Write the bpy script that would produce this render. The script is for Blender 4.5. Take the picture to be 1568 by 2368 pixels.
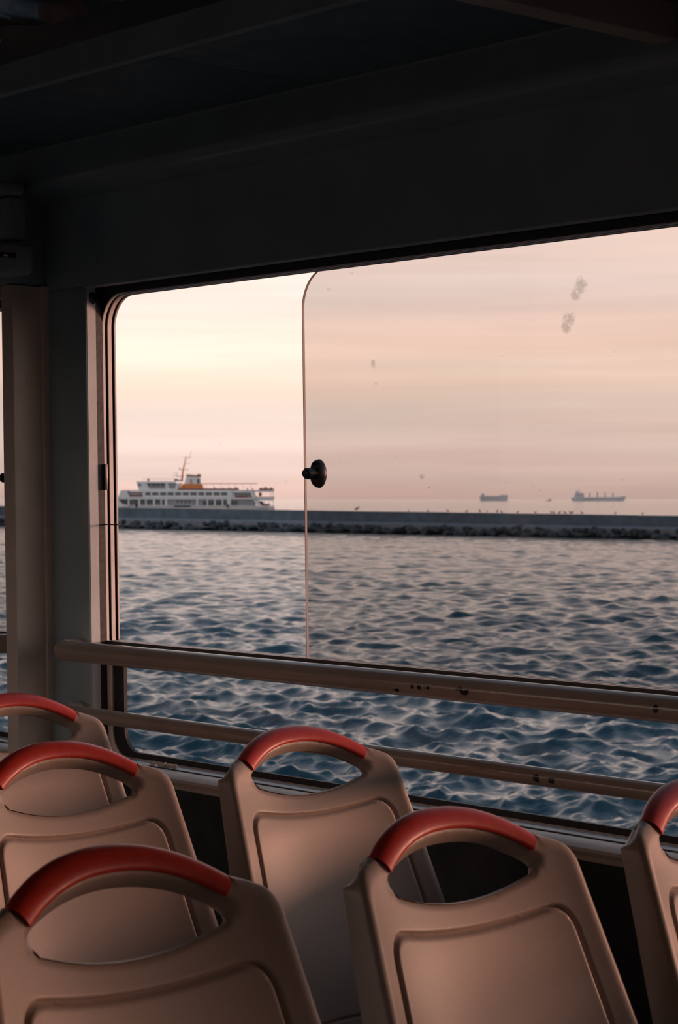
import bpy, bmesh, math, random
import numpy as np
from mathutils import Vector, geometry

random.seed(7)
rng = np.random.default_rng(7)
S = bpy.context.scene
for o in list(bpy.data.objects):
    bpy.data.objects.remove(o)

# ------------------------------------------------------------------ camera, sky, sun, exposure
ZC = 1.45                       # eye height above the deck
SEA_Z = ZC - 5.0                # water level
F_PX, CX, HOR = 4830.0, 784.0, 1153.0
YAW = math.atan(4231 / 4830)    # view direction against the long side of the cabin
cs, sn = math.cos(YAW), math.sin(YAW)

cam = bpy.data.cameras.new('camera')
camo = bpy.data.objects.new('camera', cam)
S.collection.objects.link(camo)
camo.location = (0, 0, ZC)
camo.rotation_euler = Vector((-cs, sn, 0)).to_track_quat('-Z', 'Y').to_euler()
cam.sensor_fit = 'VERTICAL'
cam.sensor_height = 36.0
cam.lens = F_PX / 2368 * 36.0
cam.shift_y = -(1184 - HOR) / 2368
cam.clip_start, cam.clip_end = 0.05, 60000
cam.dof.use_dof = True
cam.dof.focus_distance = 4.6
cam.dof.aperture_fstop = 14
S.camera = camo

SUN_AZ = math.radians(62)                       # from the stern direction (+x) towards the sea (+y)
SUN_EL = math.radians(4.0)
sun_dir = Vector((math.cos(SUN_AZ) * math.cos(SUN_EL), math.sin(SUN_AZ) * math.cos(SUN_EL), math.sin(SUN_EL)))
sl = bpy.data.lights.new('low_sun', 'SUN')
sl.energy = 3.1
sl.color = (1.0, 0.51, 0.36)
sl.angle = math.radians(14)
slo = bpy.data.objects.new('low_sun', sl)
slo.rotation_euler = (-sun_dir).to_track_quat('-Z', 'Y').to_euler()
S.collection.objects.link(slo)

S.view_settings.view_transform = 'Standard'
S.view_settings.look = 'None'
S.view_settings.gamma = 1.0
S.view_settings.exposure = 0.0
S.view_settings.use_curve_mapping = False


class NT:
    """small helper around a node tree"""
    def __init__(s, tree):
        s.t = tree
        s.n = tree.nodes
        s.l = tree.links

    def node(s, kind, **kw):
        n = s.n.new(kind)
        for k, v in kw.items():
            setattr(n, k, v)
        return n

    def link(s, a, b):
        s.l.new(a, b)

    def put(s, sock, val):
        if hasattr(val, 'is_output'):
            s.l.new(val, sock)
        else:
            sock.default_value = val

    def math(s, op, a, b=0.0, c=0.0, clamp=False):
        n = s.node('ShaderNodeMath', operation=op, use_clamp=clamp)
        s.put(n.inputs[0], a)
        s.put(n.inputs[1], b)
        s.put(n.inputs[2], c)
        return n.outputs[0]

    def vmath(s, op, a, b=(0, 0, 0)):
        n = s.node('ShaderNodeVectorMath', operation=op)
        s.put(n.inputs[0], a)
        s.put(n.inputs[1], b)
        return n.outputs['Value'] if op in ('DOT_PRODUCT', 'LENGTH', 'DISTANCE') else n.outputs[0]

    def ramp(s, fac, stops, interp='LINEAR'):
        n = s.node('ShaderNodeValToRGB')
        n.color_ramp.interpolation = interp
        el = n.color_ramp.elements
        while len(el) < len(stops):
            el.new(0.5)
        for e, (p, c) in zip(el, stops):
            e.position = p
            e.color = (c[0], c[1], c[2], 1) if not isinstance(c, (int, float)) else (c, c, c, 1)
        s.link(fac, n.inputs[0])
        return n.outputs[0]

    def noise(s, vec, scale, detail=3, rough=0.5):
        n = s.node('ShaderNodeTexNoise')
        s.link(vec, n.inputs['Vector'])
        n.inputs['Scale'].default_value = scale
        n.inputs['Detail'].default_value = detail
        n.inputs['Roughness'].default_value = rough
        return n.outputs[0]

    def mix(s, fac, a, b, blend='MIX'):
        n = s.node('ShaderNodeMix', data_type='RGBA', blend_type=blend)
        s.put(n.inputs[0], fac)
        s.put(n.inputs[6], a if hasattr(a, 'is_output') else (*a[:3], 1))
        s.put(n.inputs[7], b if hasattr(b, 'is_output') else (*b[:3], 1))
        return n.outputs[2]

    def maprange(s, v, a, b, c=0.0, d=1.0, smooth=False):
        n = s.node('ShaderNodeMapRange')
        if smooth:
            n.interpolation_type = 'SMOOTHSTEP'
        s.put(n.inputs[0], v)
        for i, x in enumerate((a, b, c, d)):
            n.inputs[i + 1].default_value = x
        return n.outputs[0]


world = bpy.data.worlds.new('dusk_sky')
S.world = world
world.use_nodes = True
w = NT(world.node_tree)
w.n.clear()
tc = w.node('ShaderNodeTexCoord')
nrm = w.vmath('NORMALIZE', tc.outputs['Generated'])
sep = w.node('ShaderNodeSeparateXYZ')
w.link(nrm, sep.inputs[0])
el = w.math('SQRT', w.math('MAXIMUM', sep.outputs[2], 0.0))
sky = w.ramp(el, [(0.0, (0.76, 0.56, 0.51)), (0.07, (0.84, 0.61, 0.54)), (0.14, (0.96, 0.70, 0.61)),
                  (0.205, (1.06, 0.82, 0.70)), (0.245, (1.24, 0.90, 0.73)), (0.30, (1.17, 0.91, 0.80)), (0.36, (1.15, 0.92, 0.82)), (0.44, (0.98, 0.82, 0.75)),
                  (0.56, (0.66, 0.60, 0.61)), (0.74, (0.30, 0.38, 0.48)), (1.0, (0.15, 0.23, 0.35))])
# long thin cloud streaks, tilted a little
scl = w.node('ShaderNodeMapping')
scl.inputs['Rotation'].default_value = (0, math.radians(2.0), 0)
scl.inputs['Scale'].default_value = (1.6, 1.6, 34)
w.link(nrm, scl.inputs[0])
cn = w.noise(scl.outputs[0], 1.25, 4, 0.55)
cl = w.maprange(cn, 0.36, 0.66, 0.93, 1.09, True)
cn2 = w.noise(scl.outputs[0], 0.8, 2, 0.5)
tint = w.mix(w.maprange(cn2, 0.35, 0.65, 0, 1, True), (0.97, 1.02, 1.04), (1.05, 0.98, 0.95))
sky = w.mix(1.0, sky, tint, 'MULTIPLY')
cv = w.node('ShaderNodeVectorMath', operation='SCALE')
w.link(sky, cv.inputs[0])
w.link(cl, cv.inputs['Scale'])
# glow round the set sun
sd = Vector((sun_dir.x, sun_dir.y, 0)).normalized()
dt = w.math('MAXIMUM', w.vmath('DOT_PRODUCT', nrm, tuple(sd)), 0.0)
gl = w.math('MULTIPLY', w.math('POWER', dt, 5.0), w.math('POWER', w.math('SUBTRACT', 1.0, el, clamp=True), 2.0))
gv = w.node('ShaderNodeVectorMath', operation='SCALE')
gv.inputs[0].default_value = (1.9, 0.85, 0.45)
w.link(gl, gv.inputs['Scale'])
tot = w.vmath('ADD', cv.outputs[0], gv.outputs[0])
bg = w.node('ShaderNodeBackground')
w.link(tot, bg.inputs[0])
bg.inputs[1].default_value = 1.0
wo = w.node('ShaderNodeOutputWorld')
w.link(bg.outputs[0], wo.inputs[0])

# ------------------------------------------------------------------ helpers
COL = S.collection


def tag(o, label=None, cat=None, group=None, kind=None):
    if label: o['label'] = label
    if cat: o['category'] = cat
    if group: o['group'] = group
    if kind: o['kind'] = kind
    return o


def empty(name, loc=(0, 0, 0)):
    o = bpy.data.objects.new(name, None)
    COL.objects.link(o)
    o.location = loc
    o.empty_display_size = 0.1
    return o


def link(name, me, mat=None, parent=None):
    o = bpy.data.objects.new(name, me)
    COL.objects.link(o)
    if mat is not None and not me.materials:
        me.materials.append(mat)
    if parent is not None:
        o.parent = parent
    return o


LEAN = 0.0175


def sh(p):
    return (p[0], p[1] - LEAN * (p[2] - ZC), p[2])


def pmesh(name, verts, faces, mat, parent=None, smooth=False, lean=False, angle=None):
    me = bpy.data.meshes.new(name)
    me.from_pydata([sh(v) for v in verts] if lean else [tuple(v) for v in verts], [], faces)
    me.validate()
    me.update()
    if smooth:
        me.polygons.foreach_set('use_smooth', [True] * len(me.polygons))
    o = link(name, me, mat, parent)
    if angle:
        me.set_sharp_from_angle(angle=math.radians(angle))
    return o


def bm_finish(bm, name, mat, parent=None, lean=False, smooth=False, angle=40):
    if lean:
        for v in bm.verts:
            v.co.y -= LEAN * (v.co.z - ZC)
    bmesh.ops.recalc_face_normals(bm, faces=bm.faces[:])
    me = bpy.data.meshes.new(name)
    bm.to_mesh(me)
    bm.free()
    if smooth:
        me.polygons.foreach_set('use_smooth', [True] * len(me.polygons))
        me.set_sharp_from_angle(angle=math.radians(angle))
    return link(name, me, mat, parent)


def bm_box(bm, x0, x1, y0, y1, z0, z1, bev=0.0, seg=2):
    r = bmesh.ops.create_cube(bm, size=1.0)
    vs = r['verts']
    for v in vs:
        v.co = Vector(((x0 + x1) / 2 + v.co.x * (x1 - x0), (y0 + y1) / 2 + v.co.y * (y1 - y0),
                       (z0 + z1) / 2 + v.co.z * (z1 - z0)))
    if bev > 0:
        es = {e for v in vs for e in v.link_edges}
        bmesh.ops.bevel(bm, geom=list(es), offset=bev, segments=seg, profile=0.5, affect='EDGES')


def box(name, x0, x1, y0, y1, z0, z1, mat, parent=None, bev=0.0, lean=False, seg=2):
    bm = bmesh.new()
    bm_box(bm, min(x0, x1), max(x0, x1), min(y0, y1), max(y0, y1), min(z0, z1), max(z0, z1), bev, seg)
    return bm_finish(bm, name, mat, parent, lean, smooth=bev > 0)


def prism_x(name, prof, x0, x1, mat, parent=None, lean=False, smooth=False, angle=35):
    """profile of (y, z) points extruded along x"""
    n = len(prof)
    vs = [(x0, y, z) for y, z in prof] + [(x1, y, z) for y, z in prof]
    fs = [(i, (i + 1) % n, n + (i + 1) % n, n + i) for i in range(n)]
    fs += [tuple(range(n - 1, -1, -1)), tuple(range(n, 2 * n))]
    bm = bmesh.new()
    bv = [bm.verts.new(v) for v in vs]
    for f in fs:
        bm.faces.new([bv[i] for i in f])
    return bm_finish(bm, name, mat, parent, lean, smooth, angle)


def tube(bm, pts, rad, seg=16, cap=True):
    pts = [Vector(p) for p in pts]
    rads = rad if isinstance(rad, (list, tuple)) else [rad] * len(pts)
    rings = []
    ref = None
    for i, p in enumerate(pts):
        a = pts[max(i - 1, 0)]
        b = pts[min(i + 1, len(pts) - 1)]
        t = (b - a).normalized()
        if ref is None:
            ref = Vector((0, 0, 1)) if abs(t.z) < 0.9 else Vector((1, 0, 0))
        n = (ref - t * ref.dot(t)).normalized()
        ref = n
        q = t.cross(n)
        rings.append([bm.verts.new(p + (n * math.cos(k * 2 * math.pi / seg) + q * math.sin(k * 2 * math.pi / seg)) * rads[i])
                      for k in range(seg)])
    for a, b in zip(rings, rings[1:]):
        for k in range(seg):
            bm.faces.new((a[k], a[(k + 1) % seg], b[(k + 1) % seg], b[k]))
    if cap:
        bm.faces.new(rings[0][::-1])
        bm.faces.new(rings[-1])


def tube_obj(name, pts, rad, mat, parent=None, seg=16, lean=False):
    bm = bmesh.new()
    tube(bm, pts, rad, seg)
    return bm_finish(bm, name, mat, parent, lean, True, 50)


# ------------------------------------------------------------------ materials
def material(name):
    m = bpy.data.materials.new(name)
    m.use_nodes = True
    t = NT(m.node_tree)
    return m, t, t.n['Principled BSDF']


def simple(name, col, rough=0.5, var=0.12, scale=8.0, bump=0.0, bscale=60.0, metal=0.0, ior=1.5, detail=4):
    m, t, b = material(name)
    tcn = t.node('ShaderNodeTexCoord')
    P = tcn.outputs['Object']
    n = t.noise(P, scale, detail)
    c = t.mix(t.maprange(n, 0.3, 0.7), tuple(x * (1 - var) for x in col), tuple(min(1, x * (1 + var)) for x in col))
    t.link(c, b.inputs['Base Color'])
    t.link(t.maprange(t.noise(P, scale * 2.7, 3), 0.3, 0.7, rough * 0.85, min(1, rough * 1.15)), b.inputs['Roughness'])
    b.inputs['Metallic'].default_value = metal
    b.inputs['IOR'].default_value = ior
    if bump > 0:
        bn = t.node('ShaderNodeBump')
        bn.inputs['Strength'].default_value = bump
        bn.inputs['Distance'].default_value = 0.002
        t.link(t.noise(P, bscale, 3), bn.inputs['Height'])
        t.link(bn.outputs[0], b.inputs['Normal'])
    return m


def spots_mask(t, P, spots, nscale, thr, soft=0.06):
    """mask of worn or smudged spots: (centre, radii) ellipsoids broken up by noise"""
    tot = None
    for c, r in spots:
        q = t.vmath('DIVIDE', t.vmath('SUBTRACT', P, c), r)
        f = t.math('SUBTRACT', 1.0, t.vmath('LENGTH', q), clamp=True)
        tot = f if tot is None else t.math('MAXIMUM', tot, f)
    nz = t.noise(P, nscale, 4, 0.6)
    k = t.math('MULTIPLY', t.math('POWER', tot, 0.35), nz)
    return t.maprange(k, thr, thr + soft)


def wall_paint(name, col, rough=0.4, chips=None, bump=0.25, nscale=120):
    m, t, b = material(name)
    P = t.node('ShaderNodeTexCoord').outputs['Object']
    n = t.noise(P, 5, 5)
    c = t.mix(t.maprange(n, 0.3, 0.7), tuple(x * 0.88 for x in col), tuple(x * 1.1 for x in col))
    g = t.maprange(t.noise(P, 26, 5, 0.7), 0.60, 0.75)
    c = t.mix(t.math('MULTIPLY', g, 0.25), c, tuple(x * 0.6 for x in col))
    if chips:
        mk = spots_mask(t, P, chips, nscale, 0.36)
        c = t.mix(mk, c, (0.012, 0.013, 0.015))
    t.link(c, b.inputs['Base Color'])
    t.link(t.maprange(t.noise(P, 14, 4), 0.3, 0.7, rough * 0.8, rough * 1.25), b.inputs['Roughness'])
    bn = t.node('ShaderNodeBump')
    bn.inputs['Strength'].default_value = bump
    bn.inputs['Distance'].default_value = 0.0015
    t.link(t.noise(P, 90, 3), bn.inputs['Height'])
    t.link(bn.outputs[0], b.inputs['Normal'])
    return m


def glass(name, trans, smudges=None, dust=0.0):
    m = bpy.data.materials.new(name)
    m.use_nodes = True
    t = NT(m.node_tree)
    t.n.clear()
    P = t.node('ShaderNodeTexCoord').outputs['Object']
    tr = t.node('ShaderNodeBsdfTransparent')
    tr.inputs[0].default_value = (*trans, 1)
    gs = t.node('ShaderNodeBsdfGlossy')
    gs.inputs['Roughness'].default_value = 0.02
    fr = t.node('ShaderNodeFresnel')
    fr.inputs[0].default_value = 1.45
    mx = t.node('ShaderNodeMixShader')
    t.link(t.math('MULTIPLY', fr.outputs[0], 0.03), mx.inputs[0])
    t.link(tr.outputs[0], mx.inputs[1])
    t.link(gs.outputs[0], mx.inputs[2])
    last = mx.outputs[0]
    if smudges or dust:
        df = t.node('ShaderNodeBsdfDiffuse')
        df.inputs[0].default_value = (0.30, 0.26, 0.24, 1)
        mk = None
        if smudges:
            mk = t.math('MULTIPLY', spots_mask(t, P, smudges, 110, 0.30, 0.14), 0.20)
        if dust:
            d = t.maprange(t.noise(P, 190, 2), 0.70, 0.80, 0, 0.5)
            d2 = t.math('MULTIPLY', d, t.maprange(t.noise(P, 9, 2), 0.45, 0.65))
            d2 = t.math('MULTIPLY_ADD', t.maprange(t.noise(P, 3, 3), 0.35, 0.7), 0.012, t.math('MULTIPLY', d2, dust))
            mk = d2 if mk is None else t.math('MAXIMUM', mk, d2)
        m2 = t.node('ShaderNodeMixShader')
        t.link(mk, m2.inputs[0])
        t.link(last, m2.inputs[1])
        t.link(df.outputs[0], m2.inputs[2])
        last = m2.outputs[0]
    out = t.node('ShaderNodeOutputMaterial')
    t.link(last, out.inputs[0])
    return m


M = {}
M['wall'] = wall_paint('grey_wall_paint', (0.34, 0.45, 0.47), 0.34)
M['pillar'] = wall_paint('cream_pillar_paint', (0.80, 0.67, 0.58), 0.45)
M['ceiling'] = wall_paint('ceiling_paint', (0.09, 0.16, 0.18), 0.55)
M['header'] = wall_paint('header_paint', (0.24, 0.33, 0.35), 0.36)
M['dark_panel'] = wall_paint('grey_panelling', (0.22, 0.23, 0.23), 0.5)
M['gloss'] = None
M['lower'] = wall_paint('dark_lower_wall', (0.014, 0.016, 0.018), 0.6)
M['sill'] = wall_paint('cream_sill_paint', (0.52, 0.42, 0.35), 0.4)
M['floor'] = simple('deck_covering', (0.26, 0.27, 0.27), 0.6, 0.25, 30, 0.3, 200)
M['rubber_shade'] = simple('black_rubber_and_shade', (0.010, 0.011, 0.012), 0.55, 0.3, 30)  # seals and small parts; also paints the shade inside the window track
M['alu'] = simple('painted_aluminium', (0.82, 0.74, 0.69), 0.35, 0.08, 20)
M['reveal'] = wall_paint('lit_reveal_paint', (0.50, 0.52, 0.53), 0.4)  # paler than the wall: sky light on the reveal put into the colour
M['gasket'] = simple('dark_grey_gasket', (0.035, 0.045, 0.048), 0.5, 0.2, 30)
M['knob'] = simple('black_knob_plastic', (0.008, 0.008, 0.009), 0.4, 0.2, 60)
M['brass'] = simple('worn_copper', (0.55, 0.30, 0.18), 0.3, 0.2, 60, metal=1.0)
M['plastic'] = simple('beige_seat_plastic', (0.40, 0.315, 0.265), 0.42, 0.05, 300, 0.06, 900)
M['red'] = simple('red_grip_plastic', (0.55, 0.043, 0.025), 0.38, 0.10, 60, 0.05, 700)
M['steel'] = simple('seat_frame_steel', (0.12, 0.12, 0.12), 0.4, 0.2, 40, metal=0.6)
M['housing'] = simple('grey_housing', (0.32, 0.36, 0.37), 0.5, 0.1, 40)
M['glass_edge'] = simple('pane_edge', (0.62, 0.54, 0.52), 0.3, 0.05, 30)
M['pane'] = glass('tinted_pane', (0.835, 0.825, 0.82), dust=0.5, smudges=None)
M['clear'] = glass('clear_pane', (0.97, 0.975, 0.975))

# ------------------------------------------------------------------ cabin shell (x = towards the stern, y = out to sea)
VW = 3.0            # inner face of the window wall
X = lambda u: -u
U_END, U_AFT = 7.6, -4.6

wall = empty('wall_right')
tag(wall, kind='structure')
# window openings along the wall: (forward end, aft end)
OPEN = [(7.30, 4.74), (4.387, 1.32), (1.02, -1.3), (-1.65, -4.1)]  # unseen aft bays are spaced to shape the light on the seats
Z_TOP, Z_BOT = ZC + 0.535, ZC - 0.652
Z_SOF = ZC + 0.775


def wall_side(parent, y0, y1, lean, opens, mat, low):
    bm = bmesh.new()
    bm_box(bm, X(U_END), X(U_AFT), y0, y1, Z_TOP, Z_SOF + 0.32)
    edge = [U_END] + [e for o in opens for e in o] + [U_AFT]
    for a, b in zip(edge[0::2], edge[1::2]):
        bm_box(bm, X(a), X(b), y0, y1, Z_BOT, Z_TOP, 0.004, 2)
    o = bm_finish(bm, 'wall_panel', mat, parent, lean, True, 30)
    bm = bmesh.new()
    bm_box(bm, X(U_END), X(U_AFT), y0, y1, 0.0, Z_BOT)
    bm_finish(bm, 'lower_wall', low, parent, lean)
    return o


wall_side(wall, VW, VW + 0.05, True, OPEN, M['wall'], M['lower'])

# pillars standing proud of the wall, a trim strip in the corner of each
PILL = [4.564, 1.09, -1.53]  # the unseen middle pillar is placed to shade the nearest seat
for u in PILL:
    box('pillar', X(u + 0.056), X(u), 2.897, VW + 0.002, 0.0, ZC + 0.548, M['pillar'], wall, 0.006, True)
    box('pillar_top', X(u + 0.058), X(u) + 0.001, 2.896, VW + 0.002, ZC + 0.550, ZC + 0.80, M['header'], wall, 0.006, True)  # upper length of the pillar, in the darker header colour
    prism_x('corner_trim', [(VW - 0.018, ZC - 0.55), (VW - 0.018, ZC + 0.548), (VW + 0.001, ZC + 0.548), (VW + 0.001, ZC - 0.55)],
            X(u) - 0.001, X(u) + 0.011, M['alu'], wall, True)
# header beam with a rounded lower edge
hp = [(VW + 0.02, ZC + 0.757)]
for k in range(9):
    a = math.pi * 0.5 * k / 8
    hp.append((2.897 + 0.03 - 0.03 * math.sin(a), ZC + 0.772 + 0.03 - 0.03 * math.cos(a)))
hp += [(2.897, ZC + 0.872), (2.889, ZC + 0.876), (2.889, ZC + 0.96), (VW + 0.02, ZC + 0.96)]
prism_x('header_beam', hp, X(U_END), X(U_AFT), M['header'], wall, True, True, 35)
# sill ledge
sp = [(VW + 0.06, ZC - 0.650), (2.985, ZC - 0.655), (2.968, ZC - 0.659), (2.957, ZC - 0.665), (2.953, ZC - 0.671),
      (2.957, ZC - 0.676), (2.951, ZC - 0.680), (2.951, ZC - 0.687), (2.957, ZC - 0.690), (VW + 0.01, ZC - 0.690)]
for a, b in ((7.6, 4.62), (4.563, 1.146), (1.09, -1.47)):
    s_ = prism_x('sill', sp, X(a), X(b), M['sill'], wall, True, True, 28)

floor = box('floor', X(U_END), X(U_AFT), -1.35, VW + 0.05, -0.08, 0.0, M['floor'])
tag(floor, kind='structure')

# unseen opposite side, its openings set for the fill light, and the two ends
wl = empty('wall_left')
tag(wl, kind='structure')
wall_side(wl, -1.35, -1.30, False, [(7.3, 4.7), (4.4, 3.2)], M['dark_panel'], M['lower'])
wf = box('wall_front', X(U_END) - 0.05, X(U_END), -1.35, VW + 0.06, 0, ZC + 1.1, M['dark_panel'])
tag(wf, kind='structure')
bm = bmesh.new()
bm_box(bm, X(U_AFT), X(U_AFT) + 0.05, -1.35, VW + 0.06, 0, ZC - 0.65)
bm_box(bm, X(U_AFT), X(U_AFT) + 0.05, -1.35, VW + 0.06, ZC + 0.53, ZC + 1.1)
for y in (-1.35, VW - 1.2):
    bm_box(bm, X(U_AFT), X(U_AFT) + 0.05, y, y + (3.0 if y < 0 else 1.2), ZC - 0.65, ZC + 0.53)
wb = bm_finish(bm, 'wall_back', M['dark_panel'])
tag(wb, kind='structure')

# ceiling: edge panels, step, glossy middle panel, cross beams
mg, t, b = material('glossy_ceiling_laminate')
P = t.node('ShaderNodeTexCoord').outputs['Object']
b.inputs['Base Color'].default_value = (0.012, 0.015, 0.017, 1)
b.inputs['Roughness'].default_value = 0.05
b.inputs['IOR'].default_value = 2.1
bn = t.node('ShaderNodeBump')
bn.inputs['Strength'].default_value = 1.0
bn.inputs['Distance'].default_value = 0.030
t.link(t.noise(P, 2.0, 1.0, 0.4), bn.inputs['Height'])
t.link(bn.outputs[0], b.inputs['Normal'])
ceil = empty('ceiling')
tag(ceil, kind='structure')
Z1, Z2, V_STEP = ZC + 0.876, ZC + 0.935, 2.43
ce = [U_END, 5.1, 3.35, 1.6, -0.1, -2.0, U_AFT]
for a, b_ in zip(ce, ce[1:]):
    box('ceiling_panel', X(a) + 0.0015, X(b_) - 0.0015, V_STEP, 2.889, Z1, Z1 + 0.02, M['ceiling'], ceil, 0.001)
step = [(V_STEP + 0.01, Z1 + 0.004), (V_STEP + 0.008, Z1 - 0.006), (V_STEP - 0.002, Z1 - 0.008), (V_STEP - 0.008, Z1 - 0.003),
        (V_STEP - 0.008, Z2 + 0.02), (V_STEP + 0.01, Z2 + 0.02)]
prism_x('ceiling_moulding', step, X(U_END), X(U_AFT), M['wall'], ceil, False, True, 40)
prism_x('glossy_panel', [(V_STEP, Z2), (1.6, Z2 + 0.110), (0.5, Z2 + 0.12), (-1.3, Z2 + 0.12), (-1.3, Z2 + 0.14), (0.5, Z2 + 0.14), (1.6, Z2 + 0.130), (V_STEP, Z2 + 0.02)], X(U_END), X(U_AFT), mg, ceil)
box('roof_skin', X(U_END), X(U_AFT), -1.36, VW + 0.07, Z2 + 0.17, Z2 + 0.19, M['ceiling'], ceil)
for u in (2.386, -0.4):
    box('cross_beam', X(u + 0.056), X(u), -1.3, 2.9, ZC + 0.812, Z2 + 0.16, M['sill'], ceil, 0.006)

# ------------------------------------------------------------------ windows
def rrect(u0, u1, z0, z1, rt, rb, n=10):
    """closed loop of (u, z); u0 forward (large u) edge, u1 aft edge"""
    out = []
    n1 = n
    def arc(cu, cz, r, s, e):
        for k in range(n1 + 1):
            a = math.radians(s + (e - s) * k / n1)
            out.append((cu + r * math.cos(a), cz + r * math.sin(a)))
    # +u direction is drawn as +cos
    arc(u0 - rt, z1 - rt, rt, 0, 90)
    arc(u1 + rt, z1 - rt, rt, 90, 180)
    arc(u1 + rb, z0 + rb, rb, 180, 270)
    arc(u0 - rb, z0 + rb, rb, 270, 360)
    return out


def ring(name, outer, inner, y0, y1, mat, parent):
    n = len(outer)
    vs = []
    for lp, y in ((outer, y0), (inner, y0), (inner, y1), (outer, y1)):
        vs += [(X(u), y, z) for u, z in lp]
    fs = []
    for i in range(n):
        j = (i + 1) % n
        for a, b_ in ((0, 1), (1, 2), (2, 3), (3, 0)):
            fs.append((a * n + i, a * n + j, b_ * n + j, b_ * n + i))
    bm = bmesh.new()
    bv = [bm.verts.new(v) for v in vs]
    for f in fs:
        try:
            bm.faces.new([bv[i] for i in f])
        except ValueError:
            pass
    return bm_finish(bm, name, mat, parent, True, True, 40)


def slab(name, loop, y0, y1, mat, parent):
    n = len(loop)
    bm = bmesh.new()
    a = [bm.verts.new((X(u), y0, z)) for u, z in loop]
    b_ = [bm.verts.new((X(u), y1, z)) for u, z in loop]
    bm.faces.new(a)
    bm.faces.new(b_[::-1])
    for i in range(n):
        bm.faces.new((a[i], a[(i + 1) % n], b_[(i + 1) % n], b_[i]))
    return bm_finish(bm, name, mat, parent, True)


FV = VW + 0.05
LI = [0.0, 0.010, 0.024, 0.040, 0.053, 0.060]
TI = [0.0, 0.014, 0.018, 0.020, 0.0235, 0.026]
BI = [0.0, 0.003, 0.007, 0.010, 0.014, 0.017]
Z_TRK = ZC - 0.382


def revolve(bm, u, z, prof, ru, rz, y0, n=28):
    """surface turned about the y axis through (u, z); prof holds (depth, radius factor)"""
    rings = []
    for y, f in prof:
        if f == 0:
            rings.append([bm.verts.new((X(u), y0 + y, z))])
        else:
            rings.append([bm.verts.new((X(u) + ru * f * math.cos(2 * math.pi * i / n) * (1 + 0.03 * math.cos(8 * math.pi * i / n)),
                                        y0 + y, z + rz * f * math.sin(2 * math.pi * i / n))) for i in range(n)])
    for a, b_ in zip(rings, rings[1:]):
        for i in range(n):
            j = (i + 1) % n
            if len(a) == 1:
                bm.faces.new((a[0], b_[i], b_[j]))
            elif len(b_) == 1:
                bm.faces.new((a[i], a[j], b_[0]))
            else:
                bm.faces.new((a[i], a[j], b_[j], b_[i]))


def add_knob(parent, u, z):
    # oval base against the glass, stem and tip reaching into the cabin
    bm = bmesh.new()
    revolve(bm, u, z, [(0.0, 0.0), (0.0, 0.90), (-0.005, 1.0), (-0.013, 0.96), (-0.018, 0.86), (-0.021, 0.5), (-0.021, 0.0)], 0.0215, 0.0325, FV + 0.010)
    bm_finish(bm, 'latch_knob', M['knob'], parent, True, True, 40)
    bm = bmesh.new()
    revolve(bm, u, z, [(0.0, 0.0), (0.0, 1.0), (-0.026, 1.0), (-0.029, 0.92), (-0.029, 0.66), (-0.0335, 0.64), (-0.035, 0.55), (-0.035, 0.0)], 0.0128, 0.0128, FV - 0.006)
    bm_finish(bm, 'knob_stem', M['knob'], parent, True, True, 40)
    bm = bmesh.new()
    revolve(bm, u, z, [(0.0, 0.0), (0.0, 1.0), (-0.003, 1.0), (-0.003, 0.0)], 0.0133, 0.0133, FV - 0.009)
    bm_finish(bm, 'knob_washer', M['brass'], parent, True, True, 40)


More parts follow.
